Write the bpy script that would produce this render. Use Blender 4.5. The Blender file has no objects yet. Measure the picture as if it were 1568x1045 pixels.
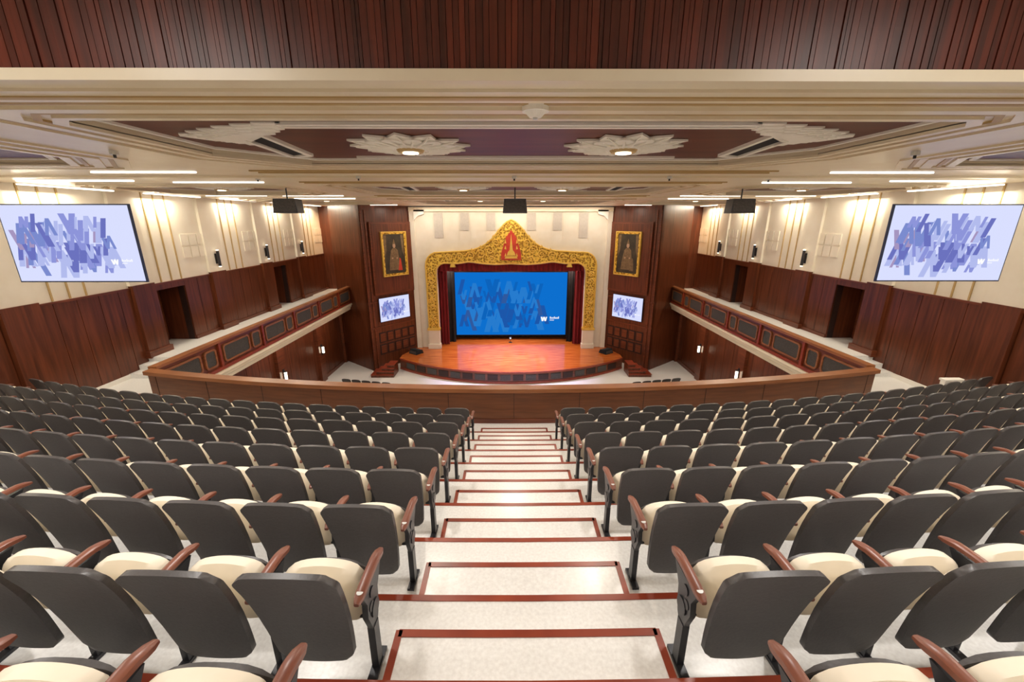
import bpy, math, random
from mathutils import Vector, Matrix
random.seed(7)
ZO=8.9           # height of the camera above the ground floor
S=bpy.context.scene
COL=S.collection

# ---------------------------------------------------------------- materials
def mat(name,c1,c2=None,rough=.5,metal=0,scale=4,stretch=(1,1,1),bump=0,emis=0,detail=4,spec=.5,kind='noise'):
    m=bpy.data.materials.new(name); m.use_nodes=True
    n=m.node_tree.nodes; l=m.node_tree.links
    b=n['Principled BSDF']
    b.inputs['Roughness'].default_value=rough; b.inputs['Metallic'].default_value=metal
    b.inputs['Specular IOR Level'].default_value=spec
    c2=c2 or c1
    tc=n.new('ShaderNodeTexCoord'); mp=n.new('ShaderNodeMapping'); mp.inputs['Scale'].default_value=stretch
    l.new(tc.outputs['Object'],mp.inputs['Vector'])
    if kind=='voronoi':
        t=n.new('ShaderNodeTexVoronoi'); t.inputs['Scale'].default_value=scale; out=t.outputs['Distance']
    else:
        t=n.new('ShaderNodeTexNoise'); t.inputs['Scale'].default_value=scale; t.inputs['Detail'].default_value=detail; out=t.outputs['Fac']
    l.new(mp.outputs['Vector'],t.inputs['Vector'])
    r=n.new('ShaderNodeValToRGB')
    r.color_ramp.elements[0].position=.3; r.color_ramp.elements[1].position=.7
    r.color_ramp.elements[0].color=(*c1,1); r.color_ramp.elements[1].color=(*c2,1)
    l.new(out,r.inputs['Fac']); l.new(r.outputs['Color'],b.inputs['Base Color'])
    if bump:
        bp=n.new('ShaderNodeBump'); bp.inputs['Strength'].default_value=bump; bp.inputs['Distance'].default_value=.02
        l.new(out,bp.inputs['Height']); l.new(bp.outputs['Normal'],b.inputs['Normal'])
    return m
def emi(name,c,s=1):
    m=bpy.data.materials.new(name); m.use_nodes=True
    n=m.node_tree.nodes; n.clear()
    e=n.new('ShaderNodeEmission'); e.inputs['Color'].default_value=(*c,1); e.inputs['Strength'].default_value=s
    o=n.new('ShaderNodeOutputMaterial'); m.node_tree.links.new(e.outputs[0],o.inputs[0]); return m

M_WOOD=mat('mahogany',(.068,.017,.006),(.155,.040,.015),.32,scale=2.2,stretch=(5,5,.35))
M_WOODX=mat('mahogany_x',(.085,.02,.008),(.18,.047,.018),.3,scale=3,stretch=(.4,.4,6))
M_COFFER=mat('coffer_wood',(.075,.016,.006),(.14,.031,.011),.42,scale=1.5,stretch=(.4,3,1),spec=.35)
M_SLATS=[mat('slat_wood_%d'%i,a,b,.4,scale=2.2,stretch=(7,7,.5)) for i,(a,b) in enumerate([((.055,.009,.004),(.14,.023,.010)),((.07,.011,.005),(.17,.029,.012)),((.042,.007,.003),(.115,.019,.009))])]
M_DARK=mat('dark_gap',(.02,.006,.004),(.03,.01,.006),.6)
M_RAIL=mat('rail_wood',(.22,.075,.025),(.33,.125,.045),.3,scale=3,stretch=(.5,.5,6))
M_RAILD=mat('rail_panel_wood',(.11,.036,.013),(.17,.058,.021),.4,scale=3,stretch=(.5,.5,6))
M_RED=mat('redwood_trim',(.20,.03,.013),(.30,.052,.022),.3,scale=4,stretch=(1,1,3))
M_CEIL=mat('ceiling_cream',(.80,.69,.51),(.85,.76,.58),.34,scale=2)
M_CEIL2=mat('ceiling_ochre',(.46,.31,.12),(.52,.36,.16),.45,scale=2)
M_WALL=mat('cream_plaster',(.74,.67,.55),(.79,.73,.62),.6,scale=2)
M_WASHSHADE=mat('taupe_fabric',(.50,.455,.40),(.56,.51,.45),.8,scale=8)  # taupe stands in for shade between the wall-washer pools
M_FLOOR=mat('stone_floor',(.74,.72,.69),(.86,.85,.82),.25,scale=45,detail=6)
M_SHELL=mat('seat_shell',(.056,.050,.050),(.072,.065,.066),.38,scale=60,bump=.05)
M_CUSH=mat('cream_leather',(.80,.71,.56),(.85,.77,.63),.5,scale=5)
M_ARM=mat('armrest_wood',(.16,.05,.03),(.24,.082,.048),.35,scale=6,stretch=(3,.6,3))
M_METAL=mat('black_metal',(.025,.025,.03),(.04,.04,.045),.35,metal=.3)
M_GREY=mat('plaque_grey',(.6,.6,.58),(.7,.7,.68),.3)
M_GOLD=mat('gold_ornament',(.30,.14,.01),(.90,.60,.09),.35,metal=.35,scale=9,bump=.9,kind='voronoi')
M_GOLDP=mat('gold_plain',(.80,.52,.09),(.9,.62,.14),.3,metal=.4,scale=6)
M_REDP=mat('red_niche',(.45,.03,.015),(.55,.05,.02),.5)
M_CURT=mat('red_curtain',(.15,.006,.010),(.23,.012,.018),.8,scale=3,stretch=(4,4,.3))
M_BLACK=mat('black_cloth',(.006,.006,.008),(.012,.012,.015),.9)
M_STAGE=mat('stage_boards',(.32,.055,.010),(.60,.18,.035),.12,scale=1.6,stretch=(.6,7,1))
M_GRILLE=mat('grille_cloth',(.03,.028,.028),(.085,.075,.07),.8,scale=70,kind='voronoi')
M_PLASTER=mat('white_plaster',(.90,.87,.79),(.94,.91,.84),.5)
M_LAMP=emi('lamp_glow',(1,.86,.62),6)
M_COVE=emi('cove_glow',(1,.93,.82),4)
M_SB=emi('screen_blue',(.004,.16,.62),1.0)
SBS=[emi('screen_blue_%d'%i,c,1.0) for i,c in enumerate([(.012,.095,.40),(.004,.125,.50),(.02,.20,.62),(.03,.10,.34)])]
M_SL=emi('screen_lavender',(.70,.74,1.0),1.0)
SLS=[emi('screen_lav_%d'%i,c,1.0) for i,c in enumerate([(.15,.17,.52),(.27,.30,.70),(.45,.50,.85),(.38,.30,.52),(.20,.26,.62)])]
M_WHITE=emi('screen_white',(1,1,1),1.0)
M_BLUEF=mat('screen_frame',(.01,.02,.07),(.015,.03,.09),.4)
M_CANVAS=mat('canvas',(.02,.015,.008),(.05,.036,.018),.5,scale=3)
M_ROBE=mat('robe_paint',(.12,.07,.03),(.20,.13,.06),.6,scale=9)
M_SKIN=mat('skin_paint',(.4,.25,.15),(.45,.29,.18),.6)

# ---------------------------------------------------------------- mesh builder
class MB:
    def __init__(s): s.v=[];s.f=[];s.m=[];s.mats=[]
    def mi(s,m):
        if m not in s.mats: s.mats.append(m)
        return s.mats.index(m)
    def add(s,vs,fs,m):
        o=len(s.v); s.v+= [tuple(p) for p in vs]
        k=s.mi(m)
        for f in fs: s.f.append(tuple(o+i for i in f)); s.m.append(k)
    def box(s,x0,x1,y0,y1,z0,z1,m,M=None):
        vs=[Vector((x,y,z)) for z in(z0,z1) for y in(y0,y1) for x in(x0,x1)]
        if M: vs=[M@v for v in vs]
        s.add(vs,[(0,2,3,1),(4,5,7,6),(0,1,5,4),(2,6,7,3),(0,4,6,2),(1,3,7,5)],m)
    def prism(s,poly,a0,a1,m,ax='z',M=None):
        def P(p,a):
            if ax=='z': return Vector((p[0],p[1],a))
            if ax=='y': return Vector((p[0],a,p[1]))
            return Vector((a,p[0],p[1]))
        n=len(poly)
        vs=[P(p,a0) for p in poly]+[P(p,a1) for p in poly]
        if M: vs=[M@v for v in vs]
        s.add(vs,[tuple(range(n))[::-1],tuple(range(n,2*n))]+[(i,(i+1)%n,n+(i+1)%n,n+i) for i in range(n)],m)
    def strip(s,A,B,a0,a1,m,ax='z',closed=True):
        def P(p,a):
            if ax=='z': return (p[0],p[1],a)
            if ax=='y': return (p[0],a,p[1])
            return (a,p[0],p[1])
        n=len(A)
        vs=[P(p,a0) for p in A]+[P(p,a0) for p in B]+[P(p,a1) for p in A]+[P(p,a1) for p in B]
        fs=[]
        for i in range(n if closed else n-1):
            j=(i+1)%n
            for q in ((i,j,n+j,n+i),(2*n+i,3*n+i,3*n+j,2*n+j),(i,2*n+i,2*n+j,j),(n+i,n+j,3*n+j,3*n+i)):
                fs.append(q)
        if not closed:
            fs+=[(0,n,3*n,2*n),(n-1,3*n-1,4*n-1,2*n-1)]
        s.add(vs,fs,m)
    def cyl(s,c,r,h,m,n=16,ax='z',r2=None,M=None):
        r2=r if r2 is None else r2
        vs=[]
        for k,(rr,a) in enumerate(((r,0),(r2,h))):
            for i in range(n):
                t=2*math.pi*i/n; p=(rr*math.cos(t),rr*math.sin(t))
                if ax=='z': q=Vector((c[0]+p[0],c[1]+p[1],c[2]+a))
                elif ax=='y': q=Vector((c[0]+p[0],c[1]+a,c[2]+p[1]))
                else: q=Vector((c[0]+a,c[1]+p[0],c[2]+p[1]))
                vs.append(M@q if M else q)
        s.add(vs,[tuple(range(n))[::-1],tuple(range(n,2*n))]+[(i,(i+1)%n,n+(i+1)%n,n+i) for i in range(n)],m)
    def tube(s,pts,r,m,n=6):
        pts=[Vector(p) for p in pts]; vs=[];N=len(pts)
        for i,p in enumerate(pts):
            d=(pts[min(i+1,N-1)]-pts[max(i-1,0)]).normalized()
            up=Vector((0,1,0)) if abs(d.y)<.9 else Vector((1,0,0))
            a=d.cross(up).normalized(); b=d.cross(a).normalized()
            rr=r if not callable(r) else r(i/(N-1))
            for k in range(n):
                t=2*math.pi*k/n; vs.append(p+a*rr*math.cos(t)+b*rr*math.sin(t))
        fs=[tuple(range(n))[::-1],tuple(range((N-1)*n,N*n))]
        for i in range(N-1):
            for k in range(n): fs.append((i*n+k,i*n+(k+1)%n,(i+1)*n+(k+1)%n,(i+1)*n+k))
        s.add(vs,fs,m)
    def mesh(s,name,smooth=False,dz=0):
        me=bpy.data.meshes.new(name)
        me.from_pydata([(x,y,z+dz) for x,y,z in s.v],[],s.f)
        for m in s.mats: me.materials.append(m)
        for p,k in zip(me.polygons,s.m): p.material_index=k; p.use_smooth=smooth
        me.validate(); 
        import bmesh
        bm=bmesh.new(); bm.from_mesh(me)
        bmesh.ops.dissolve_degenerate(bm,dist=1e-6,edges=bm.edges)
        bmesh.ops.recalc_face_normals(bm,faces=bm.faces)
        bm.to_mesh(me); bm.free()
        return me
    def obj(s,name,loc=None,rot=0,smooth=False,bevel=0,parent=None):
        me=s.mesh(name,smooth,dz=ZO if loc is None else 0)
        o=bpy.data.objects.new(name,me); COL.objects.link(o)
        if loc is not None: o.location=(loc[0],loc[1],loc[2]+(0 if parent else ZO)); o.rotation_euler[2]=rot
        if bevel:
            b=o.modifiers.new('bevel','BEVEL'); b.width=bevel; b.segments=2; b.limit_method='ANGLE'
        if parent: o.parent=parent
        return o

# ---------------------------------------------------------------- row geometry
R=40.
def sag(x): return R-math.sqrt(R*R-x*x)
rows=list(range(-1,8))
YE={-2:.62,-1:1.42}; ZE={-2:-1.82,-1:-2.14}
for k in range(0,9): YE[k]=2.21+.85*k; ZE[k]=-2.50-.29*k
YE[8]=9.12
WX=12.1
def arcpoly(y0,y1,xa,xb,n=40):
    xs=[xa+(xb-xa)*i/n for i in range(n+1)]
    A=[(x,y0+sag(x)) for x in xs]; B=[(x,y1+sag(x)) for x in xs]
    return A,B
fl=MB(); nos=MB()
fl.box(-WX,WX,-3,-.2,-2.3,-1.52,M_FLOOR)
A,B=arcpoly(-.25,YE[-2],-WX,WX); fl.strip(A,B,-2.4,ZE[-2],M_FLOOR,closed=False)
for k in range(-1,9):
    A,B=arcpoly(YE[k-1]-.02,YE[k],-WX,WX); fl.strip(A,B,ZE[k]-.5,ZE[k],M_FLOOR,closed=False)
for k in range(-2,8):
    A,B=arcpoly(YE[k]-.04,YE[k]+.006,-WX,WX)
    nos.strip(A,B,ZE[k]-.045,ZE[k]+.006,M_RED,closed=False)
hs=MB()
for k in range(-1,9):
    y0=YE[k-1]+.006; y1=YE[k-1]+(.43 if k else .40); zt=(ZE[k]+ZE[k-1])/2
    A,B=arcpoly(y0,y1,-.75,.75,6); hs.strip(A,B,ZE[k]+.001,zt,M_FLOOR,closed=False)
    A,B=arcpoly(y1-.04,y1+.005,-.755,.755,6); nos.strip(A,B,zt-.04,zt+.006,M_RED,closed=False)
    for sx in(-1,1):
        A,B=arcpoly(y0,y1,sx*.755-.02,sx*.755+.02,2); nos.strip(A,B,zt-.04,zt+.006,M_RED,closed=False)
fl.obj('floor_balcony'); nos.obj('trim_stair_nosing'); hs.obj('aisle_steps')

# ---------------------------------------------------------------- seat
def rounded_slab(mb,fn,nu,nv,m):
    vs=[];idx={}
    for sd in(0,1):
        for j in range(nv+1):
            for i in range(nu+1):
                idx[(i,j,sd)]=len(vs); vs.append(fn(i/nu*2-1,j/nv,sd))
    fs=[]
    for j in range(nv):
        for i in range(nu):
            a=[idx[(i,j,0)],idx[(i+1,j,0)],idx[(i+1,j+1,0)],idx[(i,j+1,0)]]; fs.append(a)
            b=[idx[(i,j,1)],idx[(i,j+1,1)],idx[(i+1,j+1,1)],idx[(i+1,j,1)]]; fs.append(b)
    for j in range(nv):
        for i in(0,nu): fs.append([idx[(i,j,0)],idx[(i,j+1,0)],idx[(i,j+1,1)],idx[(i,j,1)]])
    for i in range(nu):
        for j in(0,nv): fs.append([idx[(i,j,0)],idx[(i+1,j,0)],idx[(i+1,j,1)],idx[(i,j,1)]])
    mb.add(vs,fs,m)
def lerp(a,b,t): return a+(b-a)*t
def backpos(u,v,off,shrink=0,z0=.17,z1=.90):
    hw=lerp(.200,.248,min(1,v*1.1)**.8)-shrink
    if v>.93: hw-=.022*((v-.93)/.07)**2
    if v<.06: hw-=.02*((.06-v)/.06)**2
    cr=max(0,abs(u)-.80)/.20
    z=lerp(z0,z1,v)-(.022*cr**2)*(v**7)+(.025*cr**2)*((1-v)**7)+.020*(1-u*u)*v**3
    y=lerp(-.065,-.235,v**.9)+.012*u*u+.028*math.sin(v*math.pi)+off
    return (u*hw,y,z)
VS=[0,.02,.06,.2,.35,.5,.65,.8,.93,.965,.985,1]
def make_seat(arms,disc):
    mb=MB()
    nv=len(VS)-1
    rounded_slab(mb,lambda u,v,s:backpos(u,VS[round(v*nv)],0 if s==0 else .035),16,nv,M_SHELL)
    rounded_slab(mb,lambda u,v,s:backpos(u,lerp(.2,.95,v),.036 if s==0 else .036+.055*(1-abs(u)**4)*(1-abs(2*v-1)**5),.016),10,8,M_CUSH)
    def pad(u,v,s):
        hw=.232*(1-.05*v**6-.02*abs(v-.3))
        z=lerp(.34,.650,v)-.045*abs(u)**2*v**3-.02*abs(u)**8*v**3
        th=.105*(1-abs(u)**8*.5)*(1-.45*v**8)
        yc=lerp(.09,.135,v)
        return (u*hw, yc+(-th/2 if s==0 else th/2), z)
    rounded_slab(mb,pad,12,9,M_CUSH)
    def padu(u,v,s):
        hw=.215; z=lerp(.35,.61,v)-.04*abs(u)**3*v**3
        return (u*hw, lerp(.09,.135,v)+(.048 if s==0 else .074-.02*abs(u)**3), z)
    rounded_slab(mb,padu,8,5,M_SHELL)
    mb.cyl((-.27,.07,.35),.018,.54,M_METAL,8,'x')
    for sx in arms:
        x=sx*.28
        n=12
        vs=[];fs=[]
        for i in range(n+1):
            t=i/n; y=lerp(-.11,.27,t); w=.030*(1-abs(2*t-1)**7*.55)*(1-.12*math.sin(t*math.pi)); zc=.625+.018*math.sin(t*2.4)-.03*max(0,t-.75)*2
            hh=.02*(1-abs(2*t-1)**8*.5)
            for k in range(8):
                a=2*math.pi*(k+.5)/8
                cx=math.copysign(abs(math.cos(a))**.6,math.cos(a)); cz=math.copysign(abs(math.sin(a))**.6,math.sin(a))
                vs.append((x+w*cx,y,zc+hh*cz))
        fs=[tuple(range(8))[::-1],tuple(range(n*8,n*8+8))]
        for i in range(n):
            for k in range(8): fs.append((i*8+k,i*8+(k+1)%8,(i+1)*8+(k+1)%8,(i+1)*8+k))
        mb.add(vs,fs,M_ARM)
        mb.prism([(-.06,.605),(.20,.61),(.17,.56),(.13,.50),(.12,.42),(.10,.34),(.075,.30),(.075,.03),(.02,.03),(.02,.30),(.0,.36),(-.03,.44),(-.02,.52)],x-.016,x+.016,M_METAL,'x')
        mb.cyl((x-.024,.06,.42),.05,.048,M_METAL,14,'x')
        mb.cyl((x-.022,.045,.545),.03,.044,M_METAL,12,'x')
        mb.box(x-.026,x+.026,-.05,.14,0,.022,M_METAL)
        mb.box(x-.02,x+.02,.015,.08,.02,.32,M_METAL)
    if disc:
        x=disc*.28
        mb.cyl((x,-.055,.636),.017,.014,M_GREY,14)
        mb.cyl((x+disc*.005-.015,.02,.47),.028,.03,M_METAL,14,'x')
    return mb.mesh('theater_seat',smooth=True)
def finish(me):
    import bmesh
    bm=bmesh.new(); bm.from_mesh(me)
    for e in bm.edges:
        if len(e.link_faces)==2 and e.calc_face_angle(0)>math.radians(50): e.smooth=False
    bm.to_mesh(me); bm.free(); return me
SE_A=finish(make_seat([-1],0)); SE_B=finish(make_seat([-1,1],1)); SE_C=finish(make_seat([-1],-1)); SE_D=finish(make_seat([-1,1],0))
def seat(me,x,yb,z):
    o=bpy.data.objects.new('theater_seat',me); COL.objects.link(o)
    o.location=(x,yb+sag(x),z+ZO); o.rotation_euler[2]=math.asin(x/R)
SP=.562
for k in rows:
    yb=YE[k]-.50-(.055 if k==-1 else 0); n=19
    for i in range(n):
        x=.88+SP*(i+.5)
        if x>11.4: break
        seat(SE_C if i==0 else (SE_D if i==18 else SE_A), x,yb,ZE[k]+.001)
        seat(SE_B if i==0 else SE_A,-x,yb,ZE[k]+.001)
for s in(-1,1):
    for r in range(2):
        for i in range(5):
            x=s*(6.4+.56*i); 
            o=bpy.data.objects.new('theater_seat',SE_D); COL.objects.link(o)
            o.location=(x,19.5-r*.95+ (abs(x)-5.4)*.22,0.001); o.rotation_euler[2]=s*.2

# ---------------------------------------------------------------- balcony railing
rb=MB(); YR=9.12
GX=9.85
A,B=arcpoly(YR,YR+.12,-GX,GX,48); rb.strip(A,B,-5.4,-4.0,M_RAILD,closed=False)
A,B=arcpoly(YR-.05,YR+.22,-GX-.1,GX+.1,48); rb.strip(A,B,-4.0,-3.9,M_RAIL,closed=False)
A,B=arcpoly(YR-.02,YR,-GX,GX,48); rb.strip(A,B,-4.82,-4.70,M_WOODX,closed=False)
for i in range(-6,7):
    x=i*1.6; rb.box(x-.005,x+.005,YR+sag(x)-.006,YR+sag(x)+.02,-4.7,-4.02,M_DARK)
rb.obj('balcony_railing')
rb=MB()
A,B=arcpoly(YR+.12,YR+.3,-GX,GX,48); rb.strip(A,B,-5.6,-4.9,M_CEIL,closed=False)
rb.obj('trim_balcony_fascia')

def mirror(sx):
    return lambda x0,x1:(min(sx*x0,sx*x1),max(sx*x0,sx*x1))
YG0=YR+sag(GX); YG1=26.95
def rrect(y0,y1,z0,z1,r,n=4):
    p=[]
    for cx,cy,a in((y1-r,z1-r,0),(y0+r,z1-r,90),(y0+r,z0+r,180),(y1-r,z0+r,270)):
        for i in range(n+1):
            t=math.radians(a+90*i/n); p.append((cx+r*math.cos(t),cy+r*math.sin(t)))
    return p
for sx,nm in((-1,'left'),(1,'right')):
    X=mirror(sx)
    g=MB()
    a=X(GX,WX); g.box(*a,YR+1.0,YG1,-5.1,-4.79,M_FLOOR)
    g.box(*X(10.75,WX),12.9,YG1,-4.79,-4.36,M_FLOOR)
    g.box(*X(10.75,WX),12.5,12.9,-4.79,-4.50,M_FLOOR); g.box(*X(10.75,WX),12.1,12.5,-4.79,-4.65,M_FLOOR)
    g.obj('floor_gallery_'+nm)
    g=MB()
    g.box(*X(GX+.02,GX+.14),YG0+.25,YG1-.1,-4.9,-3.94,M_WOODX)
    g.box(*X(GX-.06,GX+.18),YG0+.25,YG1-.1,-3.94,-3.86,M_RAIL)
    g.box(*X(GX-.06,GX+.02),YG0+.25,YG1-.1,-4.86,-4.76,M_RED)
    y=YG0+.45
    while y<YG1-2.2:
        for (w,) in((1.45,),(.55,)):
            p=rrect(y,y+w,-4.68,-4.06,.12); q=rrect(y+.06,y+w-.06,-4.62,-4.12,.09)
            g.strip(p,q,sx*(GX+.02),sx*(GX-.03),M_RAIL,'x')
            g.prism(q,sx*(GX+.02),sx*(GX-.005),M_GRILLE,'x')
            y+=w+.14
        g.box(*X(GX-.05,GX+.02),y-.02,y+.08,-4.76,-3.94,M_RED); y+=.2
    g.obj('gallery_railing')
    g=MB()
    prof=[(GX+.05,-4.86),(GX-.10,-4.88),(GX-.12,-4.95),(GX-.05,-5.0),(GX-.02,-5.1),(GX+.05,-5.16),(GX+.10,-5.3),(GX+.3,-5.34),(GX+.3,-4.9)]
    g.prism([(sx*x,z) for x,z in prof],YG0+.2,YG1,M_CEIL,'y')
    g.obj('trim_gallery_fascia_'+nm)

# ---------------------------------------------------------------- side walls
doors=[(13.7,15.1),(20.9,22.2)]
pil=[6.3,9.8,13.3,16.9,20.4,23.9]
dn=1
for sx,nm in((-1,'left'),(1,'right')):
    X=mirror(sx)
    w=MB()
    w.box(*X(WX,WX+.25),-3,27.2,-2.1,1.2,M_WALL)
    segs=[(-3,doors[0][0]),(doors[0][1],doors[1][0]),(doors[1][1],27.2)]
    for a,b in segs: w.box(*X(WX+.02,WX+.25),a,b,-5.1,-2.1,M_DARK)
    for a,b in doors: w.box(*X(WX+.02,WX+.25),a,b,-2.3,-2.1,M_DARK)
    for a,b in segs:
        n=max(1,round((b-a)/.62)); st=(b-a)/n
        for i in range(n): w.box(*X(WX-.03,WX+.03),a+i*st+.008,a+(i+1)*st-.008,-4.7,-2.12,M_WOOD)
    for d0,d1 in doors: w.box(*X(WX-.03,WX+.03),d0,d1,-2.3,-2.12,M_WOOD)
    w.box(*X(WX-.06,WX+.03),-3,27,-2.12,-2.06,M_WOODX)
    w.box(*X(WX-.07,WX+.03),-3,12.1,-4.82,-4.66,M_PLASTER)
    for a,b in segs[1:]: w.box(*X(WX-.07,WX+.03),a,b,-4.42,-4.24,M_WOODX)
    for p in pil:
        zb=-4.8 if p<12 else -4.36
        w.box(*X(WX-.14,WX+.03),p-.42,p+.42,zb,-2.0,M_WOOD)
        w.box(*X(WX-.10,WX+.03),p-.45,p+.45,-2.0,.95,M_WALL)
        w.box(*X(WX-.2,WX+.03),p-.48,p+.48,zb-.02,zb+.2,M_WOODX)
        for q in(.85,1.3,1.75):
            if p<24.0: w.box(*X(WX-.03,WX+.01),p+q-.02,p+q+.02,-2.05,.95,M_CEIL2)
        for q in range(3):
            for r in range(2): w.box(*X(WX-.03,WX+.01),p+2.1+q*.4,p+2.45+q*.4,-.9-.45*r,-.5-.45*r,M_WALL)
    w.obj('wall_'+nm)
    for d0,d1 in doors:
        a=MB();  # door alcove lining: back, sides, head and floor
        a.box(*X(WX+1.0,WX+1.05),d0-.05,d1+.05,-4.5,-2.25,M_WOOD)
        a.box(*X(WX+.25,WX+1.0),d0-.06,d0,-4.5,-2.25,M_WOOD)
        a.box(*X(WX+.25,WX+1.0),d1,d1+.06,-4.5,-2.25,M_WOOD)
        a.box(*X(WX+.26,WX+1.0),d0-.06,d1+.06,-2.3,-2.24,M_WOOD)
        a.box(*X(WX+.0,WX+1.0),d0-.0,d1+.0,-4.6,-4.36,M_FLOOR)
        a.obj('trim_%d'%dn)
        a=MB()
        m=(d0+d1)/2
        for s in(-1,1):
            y0,y1=sorted((m+s*.01,m+s*.6))
            a.box(*X(WX+.90,WX+.97),y0,y1,-4.355,-2.4,M_WOODX)
            a.box(*X(WX+.87,WX+.90),y0+.1,y1-.1,-4.2,-3.6,M_WOOD)
            a.box(*X(WX+.87,WX+.90),y0+.1,y1-.1,-3.4,-2.55,M_WOOD)
            a.cyl((sx*(WX+.85),m+s*.06,-3.6),.015,.3,M_GREY,8)
        a.obj('door_%d'%dn); dn+=1
    for p in pil[2:]:
        c=MB(); x=sx*(WX-.17)
        c.box(*X(WX-.13,WX-.10),p-.05,p+.05,-1.7,-1.3,M_METAL)
        c.cyl((x-sx*.05,p,-1.8),.055,.62,M_METAL,14)
        c.cyl((x-sx*.05,p,-1.18),.045,.03,M_LAMP,14)
        c.cyl((x-sx*.05,p,-1.83),.045,.03,M_LAMP,14)
        c.obj('wall_sconce')
    w=MB()
    w.box(*X(10.9,11.1),6,27.2,-8.9,-5.1,M_DARK)
    n=26
    for i in range(n):
        a0=6+i*.81; w.box(*X(10.86,10.92),a0+.01,a0+.8,-8.75,-5.15,M_WOOD)
    for p in(14,18,22,25.5):
        w.box(*X(10.7,10.9),p-.3,p+.3,-8.9,-5.1,M_WOODX)
    w.box(*X(10.82,10.92),6,27.1,-8.9,-8.7,M_WOODX)
    w.obj('wall_ground_'+nm)
    for p in(14,18,22):
        c=MB(); c.box(*X(10.66,10.70),p-.05,p+.05,-7.3,-6.7,M_METAL)
        c.cyl((sx*10.6,p,-7.2),.055,.38,M_LAMP,14); c.cyl((sx*10.6,p,-7.24),.065,.05,M_METAL,14); c.cyl((sx*10.6,p,-6.83),.065,.05,M_METAL,14); c.obj('wall_sconce')
# low white parapet at the right gallery entrance
d=MB(); d.box(11.42,11.92,10.0,10.12,-4.8,-4.10,M_PLASTER); d.box(11.40,11.94,9.97,10.15,-4.10,-4.05,M_PLASTER); d.obj('trim_parapet')

fl=MB(); fl.box(-WX,WX,5,30,-9.1,-8.9,M_FLOOR); fl.obj('floor')
w=MB(); w.box(-WX,WX,-3.2,-3,-2.3,1.6,M_WOOD); w.obj('wall_back')

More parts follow.
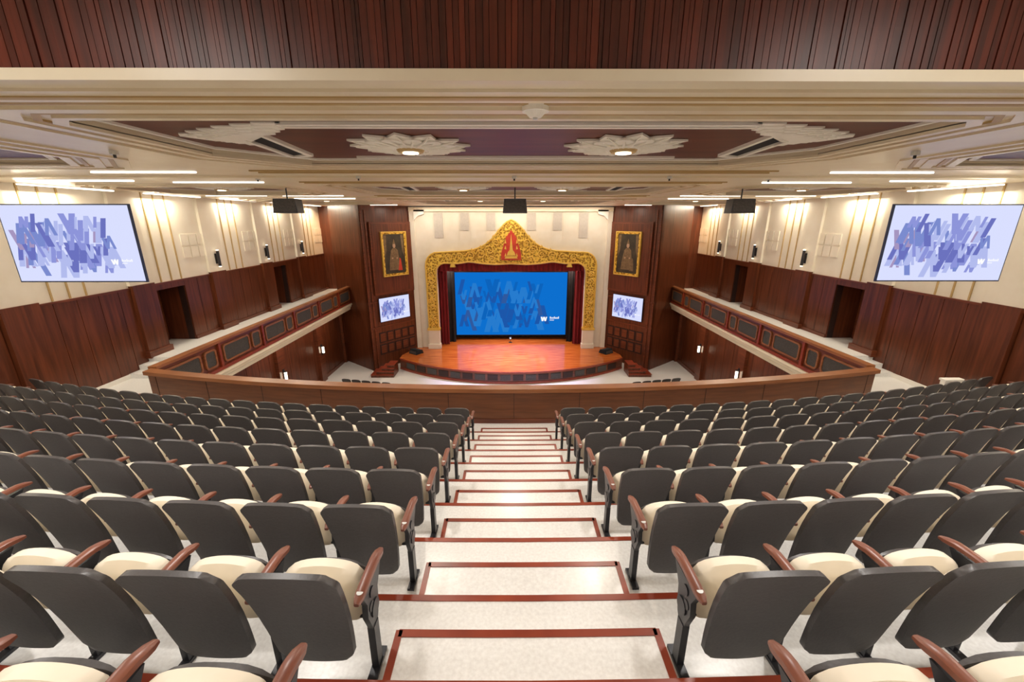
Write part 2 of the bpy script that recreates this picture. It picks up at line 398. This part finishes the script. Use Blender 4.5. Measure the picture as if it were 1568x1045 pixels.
# wing wall (behind galleries)
PL={}
for sx,nm in((-1,'left'),(1,'right')):
    X=mirror(sx)
    w=MB()
    w.box(*X(8.2,WX+.2),27,27.2,-8.9,1.2,M_DARK)
    for i in range(6):
        x0=8.2+i*.65; w.box(*X(x0+.01,x0+.64),26.95,27.01,-8.88,1.1,M_WOOD)
    w.obj('wall_wing_'+nm)
    d=MB(); d.box(*X(9.65,10.45),26.86,26.94,-8.9,-6.75,M_RAIL); d.box(*X(9.75,10.02),26.83,26.87,-8.7,-7.0,M_WOOD); d.box(*X(10.08,10.35),26.83,26.87,-8.7,-7.0,M_WOOD)
    d.box(*X(9.55,9.65),26.84,26.94,-8.9,-6.65,M_RED); d.box(*X(10.45,10.55),26.84,26.94,-8.9,-6.65,M_RED); d.box(*X(9.55,10.55),26.84,26.94,-6.75,-6.62,M_RED)
    d.obj('door_%d'%dn); dn+=1
    d=MB(); d.box(*X(9.0,9.3),26.84,26.94,-7.7,-7.0,M_REDP); d.box(*X(9.04,9.26),26.82,26.85,-7.62,-7.3,M_GREY); d.obj('fire_extinguisher_cabinet')
    SX0,SY0=8.4,23.6; DX,DY=SX0-6.2,26.3-SY0
    L=math.hypot(DX,DY); ang=math.atan2(DY,DX)
    if sx<0: T=Matrix.Translation((-SX0,SY0,0))@Matrix.Rotation(ang,4,'Z')
    else: T=Matrix.Translation((SX0,SY0,0))@Matrix.Rotation(-ang,4,'Z')
    def L2(s0,s1,sx=sx): return (s0,s1) if sx<0 else (-s1,-s0)
    w=MB()
    w.box(*L2(0,L),0,.25,-8.9,1.15,M_WOOD,T)
    w.box(*L2(0,.12),0,3.3,-8.9,1.15,M_WOOD,T)
    for s in(.03,.28,3.32):
        w.box(*L2(s,s+.10),-.05,0,-8.9,.55,M_WOODX,T)
    for z in(-6.3,-4.75): w.box(*L2(0,L),-.05,0,z,z+.08,M_WOODX,T)
    for i in range(5):
        for j in range(2):
            x0=.55+i*.54; z0=-8.0+j*.75
            w.box(*L2(x0,x0+.48),-.03,0,z0,z0+.65,M_DARK,T)
            w.box(*L2(x0+.06,x0+.42),-.05,-.02,z0+.08,z0+.57,M_WOODX,T)
    w.obj('wall_splay_'+nm)
    def place(mb,name,s,z,T=T.copy(),sx=sx,ang=ang):
        p=T@Vector((s if sx<0 else -s,0,0)); return mb.obj(name,(p.x,p.y,z),ang if sx<0 else -ang)
    b=MB(); b.box(-1.42,1.42,-.13,-.055,-2.1,2.1,M_WOODX); b.box(-1.29,1.29,-.145,-.12,-1.97,1.97,M_WOOD)
    place(b,'portrait_backing_panel',1.9,-2.2)
    b=MB()
    rect=lambda a,c:[(-a,-c),(a,-c),(a,c),(-a,c)]
    b.strip(rect(.88,1.30),rect(.82,1.24),-.26,-.15,M_GOLDP,'y'); b.strip(rect(.82,1.24),rect(.73,1.15),-.22,-.15,M_GOLD,'y')
    b.prism(rect(.74,1.16),-.18,-.15,M_CANVAS,'y')
    e=lambda cx,cz,a,c,n=14:[(cx+a*math.cos(2*math.pi*i/n),cz+c*math.sin(2*math.pi*i/n)) for i in range(n)]
    b.prism([(-.42,-.95),(.42,-.95),(.36,-.45),(.28,-.1),(.24,.2),(.1,.34),(-.1,.34),(-.24,.2),(-.3,-.1),(-.38,-.5)],-.186,-.178,M_ROBE,'y')
    b.prism([(.2,-1.0),(.5,-1.0),(.42,-.3),(.34,-.25)],-.188,-.178,M_REDP if sx<0 else M_ROBE,'y')
    b.prism(e(0,.48,.10,.14),-.19,-.178,M_SKIN,'y'); b.prism([(-.1,.58),(.1,.58),(.05,.72),(0,.88),(-.05,.72)],-.192,-.178,M_ROBE,'y')
    b.prism(e(-.16,-.25,.05,.04),-.192,-.178,M_SKIN,'y'); b.prism(e(.16,-.25,.05,.04),-.192,-.178,M_SKIN,'y')
    for s in(-1,1): b.prism([(s*.5,1.1),(s*.7,1.1),(s*.7,-.2),(s*.55,.2)],-.185,-.178,M_ROBE,'y')
    place(b,'portrait_painting',2.0,-1.95)
    PL[nm]=place

# ---------------------------------------------------------------- projected screens
def screen(name,w,h,bg,shades,frame,loc,rot=0,seed=3,placer=None,fr=.028):
    rnd=random.Random(seed); mb=MB(); f=fr*w/2.8
    mb.box(-w/2-f,w/2+f,0,.05,-h/2-f,h/2+f,frame)
    mb.box(-w/2,w/2,-.006,0,-h/2,h/2,bg)
    d=.008
    N=72
    for i in range(N):
        gx=(i%12)/11; gz=(i//12)/5
        cx=-w*.46+gx*w*.68+rnd.uniform(-.03,.03)*w; cz=-h*.27+gz*h*.54+rnd.uniform(-.05,.05)*h
        s=h*(.06+.10*rnd.random()); st=s*(.40+.28*rnd.random()); m=rnd.choice(shades); sk=s*.55
        if rnd.random()<.25 and (gx>.8 or gz<.2 or gz>.8): continue
        d+=.0002
        dr=rnd.choice((1,-1)); 
        for k in range(rnd.choice((1,1,2,2,3))):
            x0=cx+k*sk*1.0
            if dr*(-1)**k>0: p=[(x0,cz+s),(x0+st,cz+s),(x0+st+sk,cz-s),(x0+sk,cz-s)]
            else: p=[(x0+sk,cz+s),(x0+sk+st,cz+s),(x0+st,cz-s),(x0,cz-s)]
            if max(q[0] for q in p)>w*.38 : continue
            mb.prism(p,-d,-d+.00015,m,'y')
    s=h*.035; cx=w*.27; cz=-h*.24
    for k,dr in((0,1),(1,-1),(2,1),(3,-1)):
        x0=cx+k*s*.62
        if dr>0: p=[(x0,cz+s),(x0+s*.7,cz+s),(x0+s*1.1,cz-s),(x0+s*.5,cz-s)]
        else: p=[(x0+s*.5,cz+s),(x0+s*1.1,cz+s),(x0+s*.6,cz-s),(x0,cz-s)]
        mb.prism(p,-d-.003,-d-.002,M_WHITE,'y')
    mx=cx+s*4.2
    for k in range(7): mb.box(mx+k*s*.62,mx+k*s*.62+s*.4,-d-.003,-d-.002,cz+s*.1,cz+s*(.8 if k%3 else 1.1),M_WHITE)
    for k in range(4): mb.box(mx+k*s*.5,mx+k*s*.5+s*.35,-d-.003,-d-.002,cz-s*.7,cz-s*.35,M_WHITE)
    if placer: return placer(mb,name,*loc)
    return mb.obj(name,loc,rot)
screen('projection_screen',7.7,4.4,M_SB,SBS,M_BLACK,(0,28,-5.62))
for sx in(-1,1):
    screen('projection_screen',2.74,1.60,M_SL,SLS,M_BLUEF,(sx*9.54-.02,9.15,-.50))
for nm in('left','right'):
    screen('projection_screen',2.15,1.42,M_SL,SLS,M_BLUEF,(1.76,-5.22),placer=lambda mb,n,s,z:PL[nm](mb,n,s,z))
for o in bpy.data.objects:
    if o.name.startswith('projection_screen') and abs(o.rotation_euler[2])>.1:
        o.location+=o.rotation_euler.to_matrix()@Vector((0,-.13,0))

# ---------------------------------------------------------------- stage
st=MB()
Rs=(6.9**2+2.5**2)/5.
def sy(x,off=0): return 21.5+Rs-math.sqrt(Rs*Rs-x*x)-off
front=[(x,sy(x)) for x in [6.9-13.8*i/40 for i in range(41)]]
poly=[(-6.9,24.6),(-6.3,26.2),(-5.9,29.6),(5.9,29.6),(6.3,26.2),(6.9,24.6)]+front
st.prism(poly,-8.9,-8.22,M_WOODX)
st.prism(poly,-8.22,-8.2,M_STAGE)
fo=[(x,sy(x,.06)) for x in [6.9-13.8*i/40 for i in range(41)]]
st.strip(fo,front,-8.28,-8.19,M_RED,closed=False)
st.strip(fo,front,-8.9,-8.78,M_RED,closed=False)
for i in range(-9,9):
    xa=i*.72+.08; xb=xa+.58
    st.strip([(xa,sy(xa,.03)),(xb,sy(xb,.03))],[(xa,sy(xa)),(xb,sy(xb))],-8.70,-8.36,M_GRILLE if i%2 else M_DARK,closed=False)
st.obj('stage_floor')
for sx in(-1,1):
    X=mirror(sx); s=MB()
    for i in range(4):
        s.box(*X(6.92,7.05+.3*(4-i)),22.5+.1*i,23.6,-8.9+.17*i,-8.9+.17*(i+1)-.03,M_WOOD)
        s.box(*X(6.92,7.07+.3*(4-i)),22.47+.1*i,23.6,-8.9+.17*(i+1)-.03,-8.9+.17*(i+1),M_RED)
    s.obj('stage_steps')
    m=MB(); m.prism([(-.3,0),(.3,0),(.22,.22),(-.15,.28)],-.35,.35,M_BLACK,'x'); m.box(-.28,.28,-.29,-.27,.04,.2,M_GRILLE)
    m.obj('stage_monitor_speaker',(sx*6.1,25.0,-8.2),sx*.6)
m=MB(); m.cyl((0,0,0),.12,.03,M_METAL,16); m.cyl((0,0,.03),.015,.25,M_METAL,8); m.cyl((0,0,.28),.09,.12,M_METAL,16); m.cyl((0,-.10,.34),.06,.02,M_WHITE,16,'y'); m.obj('stage_spotlight',(-.05,27.3,-8.2))

# proscenium
def mir(p): return p+[(-x,z) for x,z in reversed(p) if abs(x)>1e-6]
def arcp(cx,cz,rx,rz,a0,a1,n=6): return [(cx+rx*math.cos(math.radians(a0+(a1-a0)*i/n)),cz+rz*math.sin(math.radians(a0+(a1-a0)*i/n))) for i in range(n+1)]
def resample(P,N):
    d=[0]
    for a,b in zip(P,P[1:]): d.append(d[-1]+math.dist(a,b))
    out=[]
    for i in range(N):
        t=d[-1]*i/(N-1); k=0
        while k<len(d)-2 and d[k+1]<t: k+=1
        u=(t-d[k])/max(1e-9,d[k+1]-d[k]); out.append((lerp(P[k][0],P[k+1][0],u),lerp(P[k][1],P[k+1][1],u)))
    return out
inner=[(-4.75,-6.85),(-4.75,-3.3)]+arcp(-4.15,-3.2,.6,.62,175,95,5)+[(-3.4,-2.62),(-2.6,-2.5),(-1.8,-2.62),(-1,-2.68),(0,-2.62)]
outer=[(-5.38,-6.85),(-5.38,-3.1)]+arcp(-4.6,-2.75,.78,.82,180,100,6)+[(-4.2,-1.93),(-3.4,-1.88),(-2.8,-1.85),(-2.3,-1.76),(-1.9,-1.62),(-1.5,-1.38),(-1.15,-1.08),(-.85,-.72),(-.6,-.42),(-.3,-.12),(0,.02)]
IN=mir(resample(inner,40)); OUT=mir(resample(outer,40))
g=MB()
wi=[(-4.76,-8.2)]+IN+[(4.76,-8.2)]
wo=[]
for x,z in wi:
    if z<-3.3: wo.append((math.copysign(6.25,x),z))
    else: wo.append(None)
idx=[i for i,p in enumerate(wo) if p is None]
L=resample([(-6.25,-3.3),(-6.25,.6),(6.25,.6),(6.25,-3.3)],len(idx)+2)[1:-1]
for i,p in zip(idx,L): wo[i]=p
g.strip(wi,wo,26.3,26.6,M_WALL,'y',closed=False)
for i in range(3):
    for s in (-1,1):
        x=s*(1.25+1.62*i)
        g.box(x-.27,x+.27,26.27,26.3,-.62-(.45 if i==2 else 0),.42,M_WASHSHADE)  # darker panels paint the shaded gaps between washer scallops
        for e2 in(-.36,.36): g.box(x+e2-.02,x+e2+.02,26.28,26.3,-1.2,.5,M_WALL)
g.obj('wall_front')
g=MB()
g.strip(IN,OUT,26.02,26.26,M_GOLD,'y',closed=False)
g.tube([(x,26.0,z) for x,z in IN],.055,M_GOLDP); g.tube([(x,26.0,z) for x,z in OUT],.05,M_GOLDP)
def spiral(cx,cz,r,dirn,turn=2.2,a0=0):
    pts=[]
    for i in range(26):
        t=i/25; a=a0+dirn*t*turn*2*math.pi/1.4; rr=r*(1-.85*t); pts.append((cx+rr*math.cos(a),25.98,cz+rr*math.sin(a)))
    g.tube(pts,lambda t:.035*(1-.4*t),M_GOLDP,5)
for s in(-1,1):
    for (cx,cz,r) in((3.9,-2.25,.24),(3.2,-2.2,.24),(2.55,-2.15,.28),(1.9,-2.05,.3),(1.35,-1.8,.3),(1.2,-2.35,.2),(.95,-1.35,.22)): spiral(s*cx,cz,r,s,a0=0 if s>0 else math.pi)
    z=-3.3
    while z>-6.7: spiral(s*5.06,z,.18,s if int(z*3)%2 else -s); z-=.42
    for (x,z) in((.45,-.38),(.75,-.68),(1.05,-1.0),(1.4,-1.35),(1.85,-1.62),(2.4,-1.8)):
        g.prism([(s*x,z-.1),(s*(x+.14),z+.0),(s*(x+.04),z+.16)],25.95,26.05,M_GOLDP,'y')
g.prism([(-.62,-2.4),(.62,-2.4),(.62,-2.0),(.48,-1.5),(.3,-1.0),(0,-.6),(-.3,-1.0),(-.48,-1.5),(-.62,-2.0)],25.9,26.05,M_REDP,'y')
for P in([(-.40,-2.3),(.40,-2.3),(.34,-2.15),(-.34,-2.15)],[(-.28,-2.12),(.28,-2.12),(.2,-1.9),(.1,-1.8),(.05,-1.3),(0,-.8),(-.05,-1.3),(-.1,-1.8),(-.2,-1.9)]):
    g.prism(P,25.84,25.92,M_GOLDP,'y')
for s in(-1,1):
    for z in(-2.2,-1.75,-1.4): g.prism([(s*.3,z),(s*.42,z+.03),(s*.34,z+.25)],25.84,25.92,M_GOLDP,'y')
    g.prism([(s*3.5,-2.85),(s*3.85,-2.85),(s*3.75,-2.55),(s*3.6,-2.55)],25.95,26.2,M_GOLDP,'y')
    g.box(*sorted((s*4.72,s*5.42)),25.95,26.28,-8.2,-6.85,M_WALL)
    g.box(*sorted((s*4.66,s*5.48)),25.9,26.28,-8.2,-7.9,M_WALL)
    g.box(*sorted((s*4.66,s*5.48)),25.9,26.28,-6.95,-6.8,M_GOLDP)
g.obj('proscenium_arch')
g=MB()
for s in(-1,1):
    g.box(*sorted((s*5.95,s*6.25)),26.15,26.3,-8.2,.6,M_WALL)
    g.prism([(s*5.95,.6),(s*5.95,.0),(s*5.7,.25),(s*5.35,.35),(s*5.3,.6)],26.1,26.3,M_PLASTER,'y')
g.box(-6.25,6.25,26.1,26.3,.5,.75,M_CEIL)
g.obj('trim_proscenium')
def curtain(mb,x0,x1,y,z0,z1,amp,wl,m,scal=0):
    n=int((x1-x0)/wl*8); vs=[];fs=[]
    for i in range(n+1):
        x=x0+(x1-x0)*i/n; yy=y+amp*math.sin(2*math.pi*x/wl)
        zb=z0-(scal*abs(math.sin(math.pi*x/1.3)) if scal else 0)
        vs+=[(x,yy,zb),(x,yy,z1)]
    for i in range(n): fs.append((2*i,2*i+2,2*i+3,2*i+1))
    mb.add(vs,fs,m)
c=MB()
curtain(c,-4.8,4.8,26.8,-3.2,-2.3,.06,.3,M_CURT)
for s in(-1,1):
    a,b=sorted((s*4.2,s*4.9)); curtain(c,a,b,26.95,-8.19,-2.4,.08,.22,M_CURT)
c.obj('stage_curtain',smooth=True)
c=MB()
curtain(c,-6,6,28.8,-8.19,-2,.05,.4,M_BLACK)
for s in(-1,1):
    a,b=sorted((s*3.85,s*5.2)); curtain(c,a,b,27.5,-8.19,-2.4,.06,.3,M_BLACK)
c.box(-6,6,27.2,29,-2.3,-2.2,M_BLACK)
for s in(-1,1): c.box(*sorted((s*5.8,s*5.9)),27.2,29,-8.2,-2.2,M_BLACK)
c.obj('stage_backdrop')

# ---------------------------------------------------------------- ceiling
c=MB(); CT=.98
c.box(-WX,WX,3.0,27.2,CT,CT+.3,M_CEIL)
c.box(-WX,WX,-3.2,2.95,1.5,1.65,M_CEIL)
def octo(x0,x1,y0,y1,cn,cf=None):
    cf=cn if cf is None else cf
    return [(x0+cn,y0),(x1-cn,y0),(x1,y0+cn),(x1,y1-cf*1.2),(x1-cf,y1),(x0+cf,y1),(x0,y1-cf*1.2),(x0,y0+cn)]
def cell(X0,X1,Y0,Y1,x0,x1,y0,y1,cn,cf,z):
    O=octo(x0,x1,y0,y1,cn,cf)
    Q=[(X0,Y0),(X1,Y0),(X1,Y0),(X1,Y1),(X1,Y1),(X0,Y1),(X0,Y1),(X0,Y0)]
    c.strip(Q,O,z,CT,M_CEIL)
    c.prism(octo(x0-.1,x1+.1,y0-.1,y1+.1,cn,cf),CT-.015,CT+.02,M_COFFER)
    for i,(d,w,dz,m) in enumerate(((0,.09,.035,M_CEIL),(.14,.05,.02,M_CEIL2),(.24,.12,.03,M_CEIL),(.44,.05,.015,M_CEIL2),(.56,.08,.025,M_CEIL))):
        c.strip(octo(x0-d-w,x1+d+w,y0-d-w,y1+d+w,cn+(d+w)*.3,cf+(d+w)*.3),octo(x0-d,x1+d,y0-d,y1+d,cn+d*.3,cf+d*.3),z-dz,z+.01,m)
    c.strip(octo(x0+.1,x1-.1,y0+.1,y1-.1,cn,cf),octo(x0+.16,x1-.16,y0+.16,y1-.16,cn,cf),CT-.04,CT,M_PLASTER)
ysplit=[(2.98,9.3,4.15,7.4,.90),(9.3,16.5,11.3,15.0,.86),(16.5,26.3,18.2,23.0,.82)]
for (Y0,Y1,y0,y1,z) in ysplit:
    cell(-5.5,5.5,Y0,Y1,-4.3,4.3,y0,y1,.2,.9,z)
    cell(-12.1,-5.5,Y0,Y1,-11.0,-6.6,y0+.2,y1,.6,.8,z)
    cell(5.5,12.1,Y0,Y1,6.6,11.0,y0+.2,y1,.6,.8,z)
zig=[(2.45,.50),(2.75,.50),(2.75,.58),(3.02,.58),(3.02,.68),(3.28,.68),(3.28,.80),(3.52,.80),(3.52,.93),(3.74,.93),(3.74,1.07),(3.92,1.07),(4.0,1.2),(3.92,1.33),(3.80,1.33),(3.80,1.46),(3.66,1.46),(3.66,1.60),(3.54,1.60),(3.54,1.76),(3.36,1.76),(3.36,1.30),(3.1,1.06),(2.75,.80),(2.45,.70)]
for (Y0,Y1,y0,y1,z) in ysplit:
    for sx in(-1,1):
        cx0,cy0=3.15,.95
        for i in range(4):
            k=1-.12*i
            P=[(cx0+(a-cx0)*k+.0,cy0+(b-cy0)*k+.03*i) for a,b in zig]
            c.prism([(sx*a,y0+b) for a,b in P][::sx],CT-.018-.013*(i+1),CT-.016-.013*i,M_PLASTER)
        v=[(sx*3.0,y0+1.12),(sx*3.3,y0+1.42),(sx*3.42,y1-.55),(sx*3.15,y1-.7)]
        v2=[(sx*2.93,y0+1.0),(sx*3.37,y0+1.38),(sx*3.50,y1-.45),(sx*3.08,y1-.62)]
        c.prism(v,CT-.03,CT-.005,M_BLACK); c.strip(v2,v,CT-.055,CT-.01,M_PLASTER)
    for a in(.50,.62): c.box(-2.5,2.5,y0+a,y0+a+.07,CT-.045,CT,M_PLASTER)
    c.box(-2.5,2.5,y1-.42,y1-.35,CT-.045,CT,M_PLASTER)
for y0,y1,z,z1,m in((2.86,3.02,.82,.885,M_CEIL),(3.02,3.12,.80,.98,M_CEIL),(3.12,3.18,.79,.98,M_CEIL2),(3.18,3.3,.84,.98,M_CEIL),(3.42,3.46,.88,.91,M_CEIL2)):
    c.box(-WX,WX,y0,y1,z,z1,m)
for y in(8.3,8.6,10.2,10.45,15.7,16.1,17.3): c.box(-5.0,5.0,y,y+.05,(.875 if y<9.3 else .835 if y<16.5 else .795),.93,M_CEIL2)
for x,y in((-3.3,9.3),(3.3,9.3),(0,9.3),(-5.4,6),(5.4,6),(-5.6,9.6),(5.6,9.6)):
    c.cyl((x,y,.84),.05,.05,M_GREY,16); c.cyl((x,y,.80),.018,.05,M_METAL,8)
for sx in(-1,1):
    X=mirror(sx)
    for (xa,xb,y,z) in((6.2,8.2,8.55,.88),(8.6,11.2,9.9,.84),(5.9,8.0,10.3,.84),(6.2,8.4,15.9,.84),(9,11.2,15.9,.84),(6.2,8.6,17.1,.80),(6.4,8.6,24.2,.80)):
        c.box(*X(xa,xb),y,y+.06,z-.005,z+.03,M_COVE)
    for p in pil[1:]:
        c.box(*X(WX-.42,WX-.32),p+.6,p+3.0 if p<23 else p+2.6,.80,.83,M_COVE)
c.obj('ceiling')
b=MB(); x=-WX; b.box(-WX,WX,2.93,2.99,.88,1.5,M_DARK)
rnd=random.Random(2)
while x<WX:
    w=.022+.035*rnd.random(); b.box(x,x+w-.004,2.895+.01*rnd.random(),2.94,.885,1.5,rnd.choice(M_SLATS)); x+=w
b.obj('wall_slatted_bulkhead')

def medallion(x,y,z,r):
    m=MB()
    for layer,(rr,n,dz) in enumerate(((r,12,0),(r*.80,12,.022),(r*.48,8,.044))):
        pts=[]
        N=n*4
        for i in range(N):
            t=2*math.pi*(i+layer*2)/N; k=(1,.84,.74,.84)[i%4] if layer!=1 else (1,.93,.78,.93)[i%4]
            pts.append((rr*k*math.cos(t),rr*k*math.sin(t)))
        m.prism(pts,-.025-dz,-dz,M_PLASTER)
    for i in range(24):
        t=2*math.pi*i/24; q=.9 if i%2==0 else .7
        m.tube([(.3*r*math.cos(t),.3*r*math.sin(t),-.065),(.6*r*math.cos(t+.03),.6*r*math.sin(t+.03),-.055),(q*r*math.cos(t),q*r*math.sin(t),-.03)],lambda t:.02*(1-.5*t),M_PLASTER,5)
    m.cyl((0,0,-.10),r*.20,.04,M_CEIL2,20,r2=r*.24)
    m.cyl((0,0,-.112),r*.13,.02,M_LAMP,20)
    m.obj('ceiling_medallion',(x,y,z))
for sx in(-1,1):
    medallion(sx*1.42,5.95,CT-.02,.80)
    for yy in(13.2,20.6): medallion(sx*1.5,yy,CT-.02,.85); medallion(sx*8.8,yy,CT-.02,.85)
    medallion(sx*8.8,5.95,CT-.02,.75)

for x in(-6.25,.05,6.35):
    s=MB()
    s.prism([(-.34,-.19),(.34,-.19),(.3,.19),(-.3,.19)],-.2,.2,M_METAL,'y'); s.box(-.3,.3,-.215,-.195,-.16,.16,M_GRILLE)
    s.cyl((0,0,.19),.02,.30,M_METAL,8)
    s.obj('hanging_speaker',(x,12.0,.37),bevel=.02)
d=MB(); d.cyl((0,0,-.03),.11,.05,M_PLASTER,24); d.cyl((0,0,-.07),.05,.04,M_PLASTER,20,r2=.09); d.cyl((0,0,-.085),.02,.02,M_GREY,12)
d.obj('smoke_detector',(.11,3.75,.88))

# ---------------------------------------------------------------- lights
def area(name,loc,rot,sx,sy,p,col=(1,.89,.75),disk=False,spread=None):
    l=bpy.data.lights.new(name,'AREA'); l.shape='DISK' if disk else 'RECTANGLE'; l.size=sx
    if not disk: l.size_y=sy
    l.energy=p; l.color=col
    if spread: l.spread=spread
    o=bpy.data.objects.new(name,l); COL.objects.link(o); o.location=(loc[0],loc[1],loc[2]+ZO); o.rotation_euler=rot; return o
for y in(-.8,1.2):
    for x in(-9,-3,3,9): area('downlight',(x,y,1.47),(0,0,0),1.2,.3,48,(1,.95,.89))  # added rear lamps, out of view, to brighten the near seat rows
for y in(9.2,16.4,24.5):
    for x in(-9,-5.4,0,5.4,9): area('downlight',(x,y,.72),(0,0,0),.3,.3,56,(1,.89,.75),disk=True)
for x in(-10,-6.2,-2.5,2.5,6.2,10): area('downlight',(x,3.6,.82),(0,0,0),.3,.3,60,(1,.95,.89),disk=True)
for sx in(-1,1):
    for p in pil:
        area('wall_washer',(sx*(WX-.26),p+1.3,.76),(0,math.radians(16)*sx,0),.10,1.3,64,(1,.91,.72))
    for yy in(5.95,13.2,20.6):
        area('medallion_lamp',(sx*1.46,yy,.83),(0,0,0),.22,.22,40,disk=True)
    area('wing_downlight',(sx*10.6,26.4,.6),(math.radians(-12),0,0),.3,.3,80,(1,.6,.3),disk=True)
    area('under_gallery_light',(sx*10.3,20,-5.38),(0,0,0),.4,8,40)
area('proscenium_washer',(0,25.5,.62),(math.radians(20),0,0),11,.12,90,(1,.92,.76))
for x in(-4,0,4): area('stage_light',(x,27.15,-2.45),(math.radians(-25),0,0),.6,.3,150,(1,.78,.62))
area('stage_light',(0,23.4,.6),(math.radians(0),0,0),.6,.6,420,(.76,.64,1),disk=True,spread=math.radians(62))
w=bpy.data.worlds.new('World'); S.world=w; w.use_nodes=True
w.node_tree.nodes['Background'].inputs[0].default_value=(.9,.8,.7,1); w.node_tree.nodes['Background'].inputs[1].default_value=.05

# ---------------------------------------------------------------- camera
cam=bpy.data.cameras.new('camera'); cam.sensor_width=36; cam.lens=626/1568*36; cam.clip_start=.05
co=bpy.data.objects.new('camera',cam); COL.objects.link(co); co.location=(-.105,0,ZO); co.rotation_euler=(math.radians(73.5),0,math.radians(-.35))
S.camera=co
S.view_settings.view_transform='Standard'; S.view_settings.look='None'; S.view_settings.exposure=0
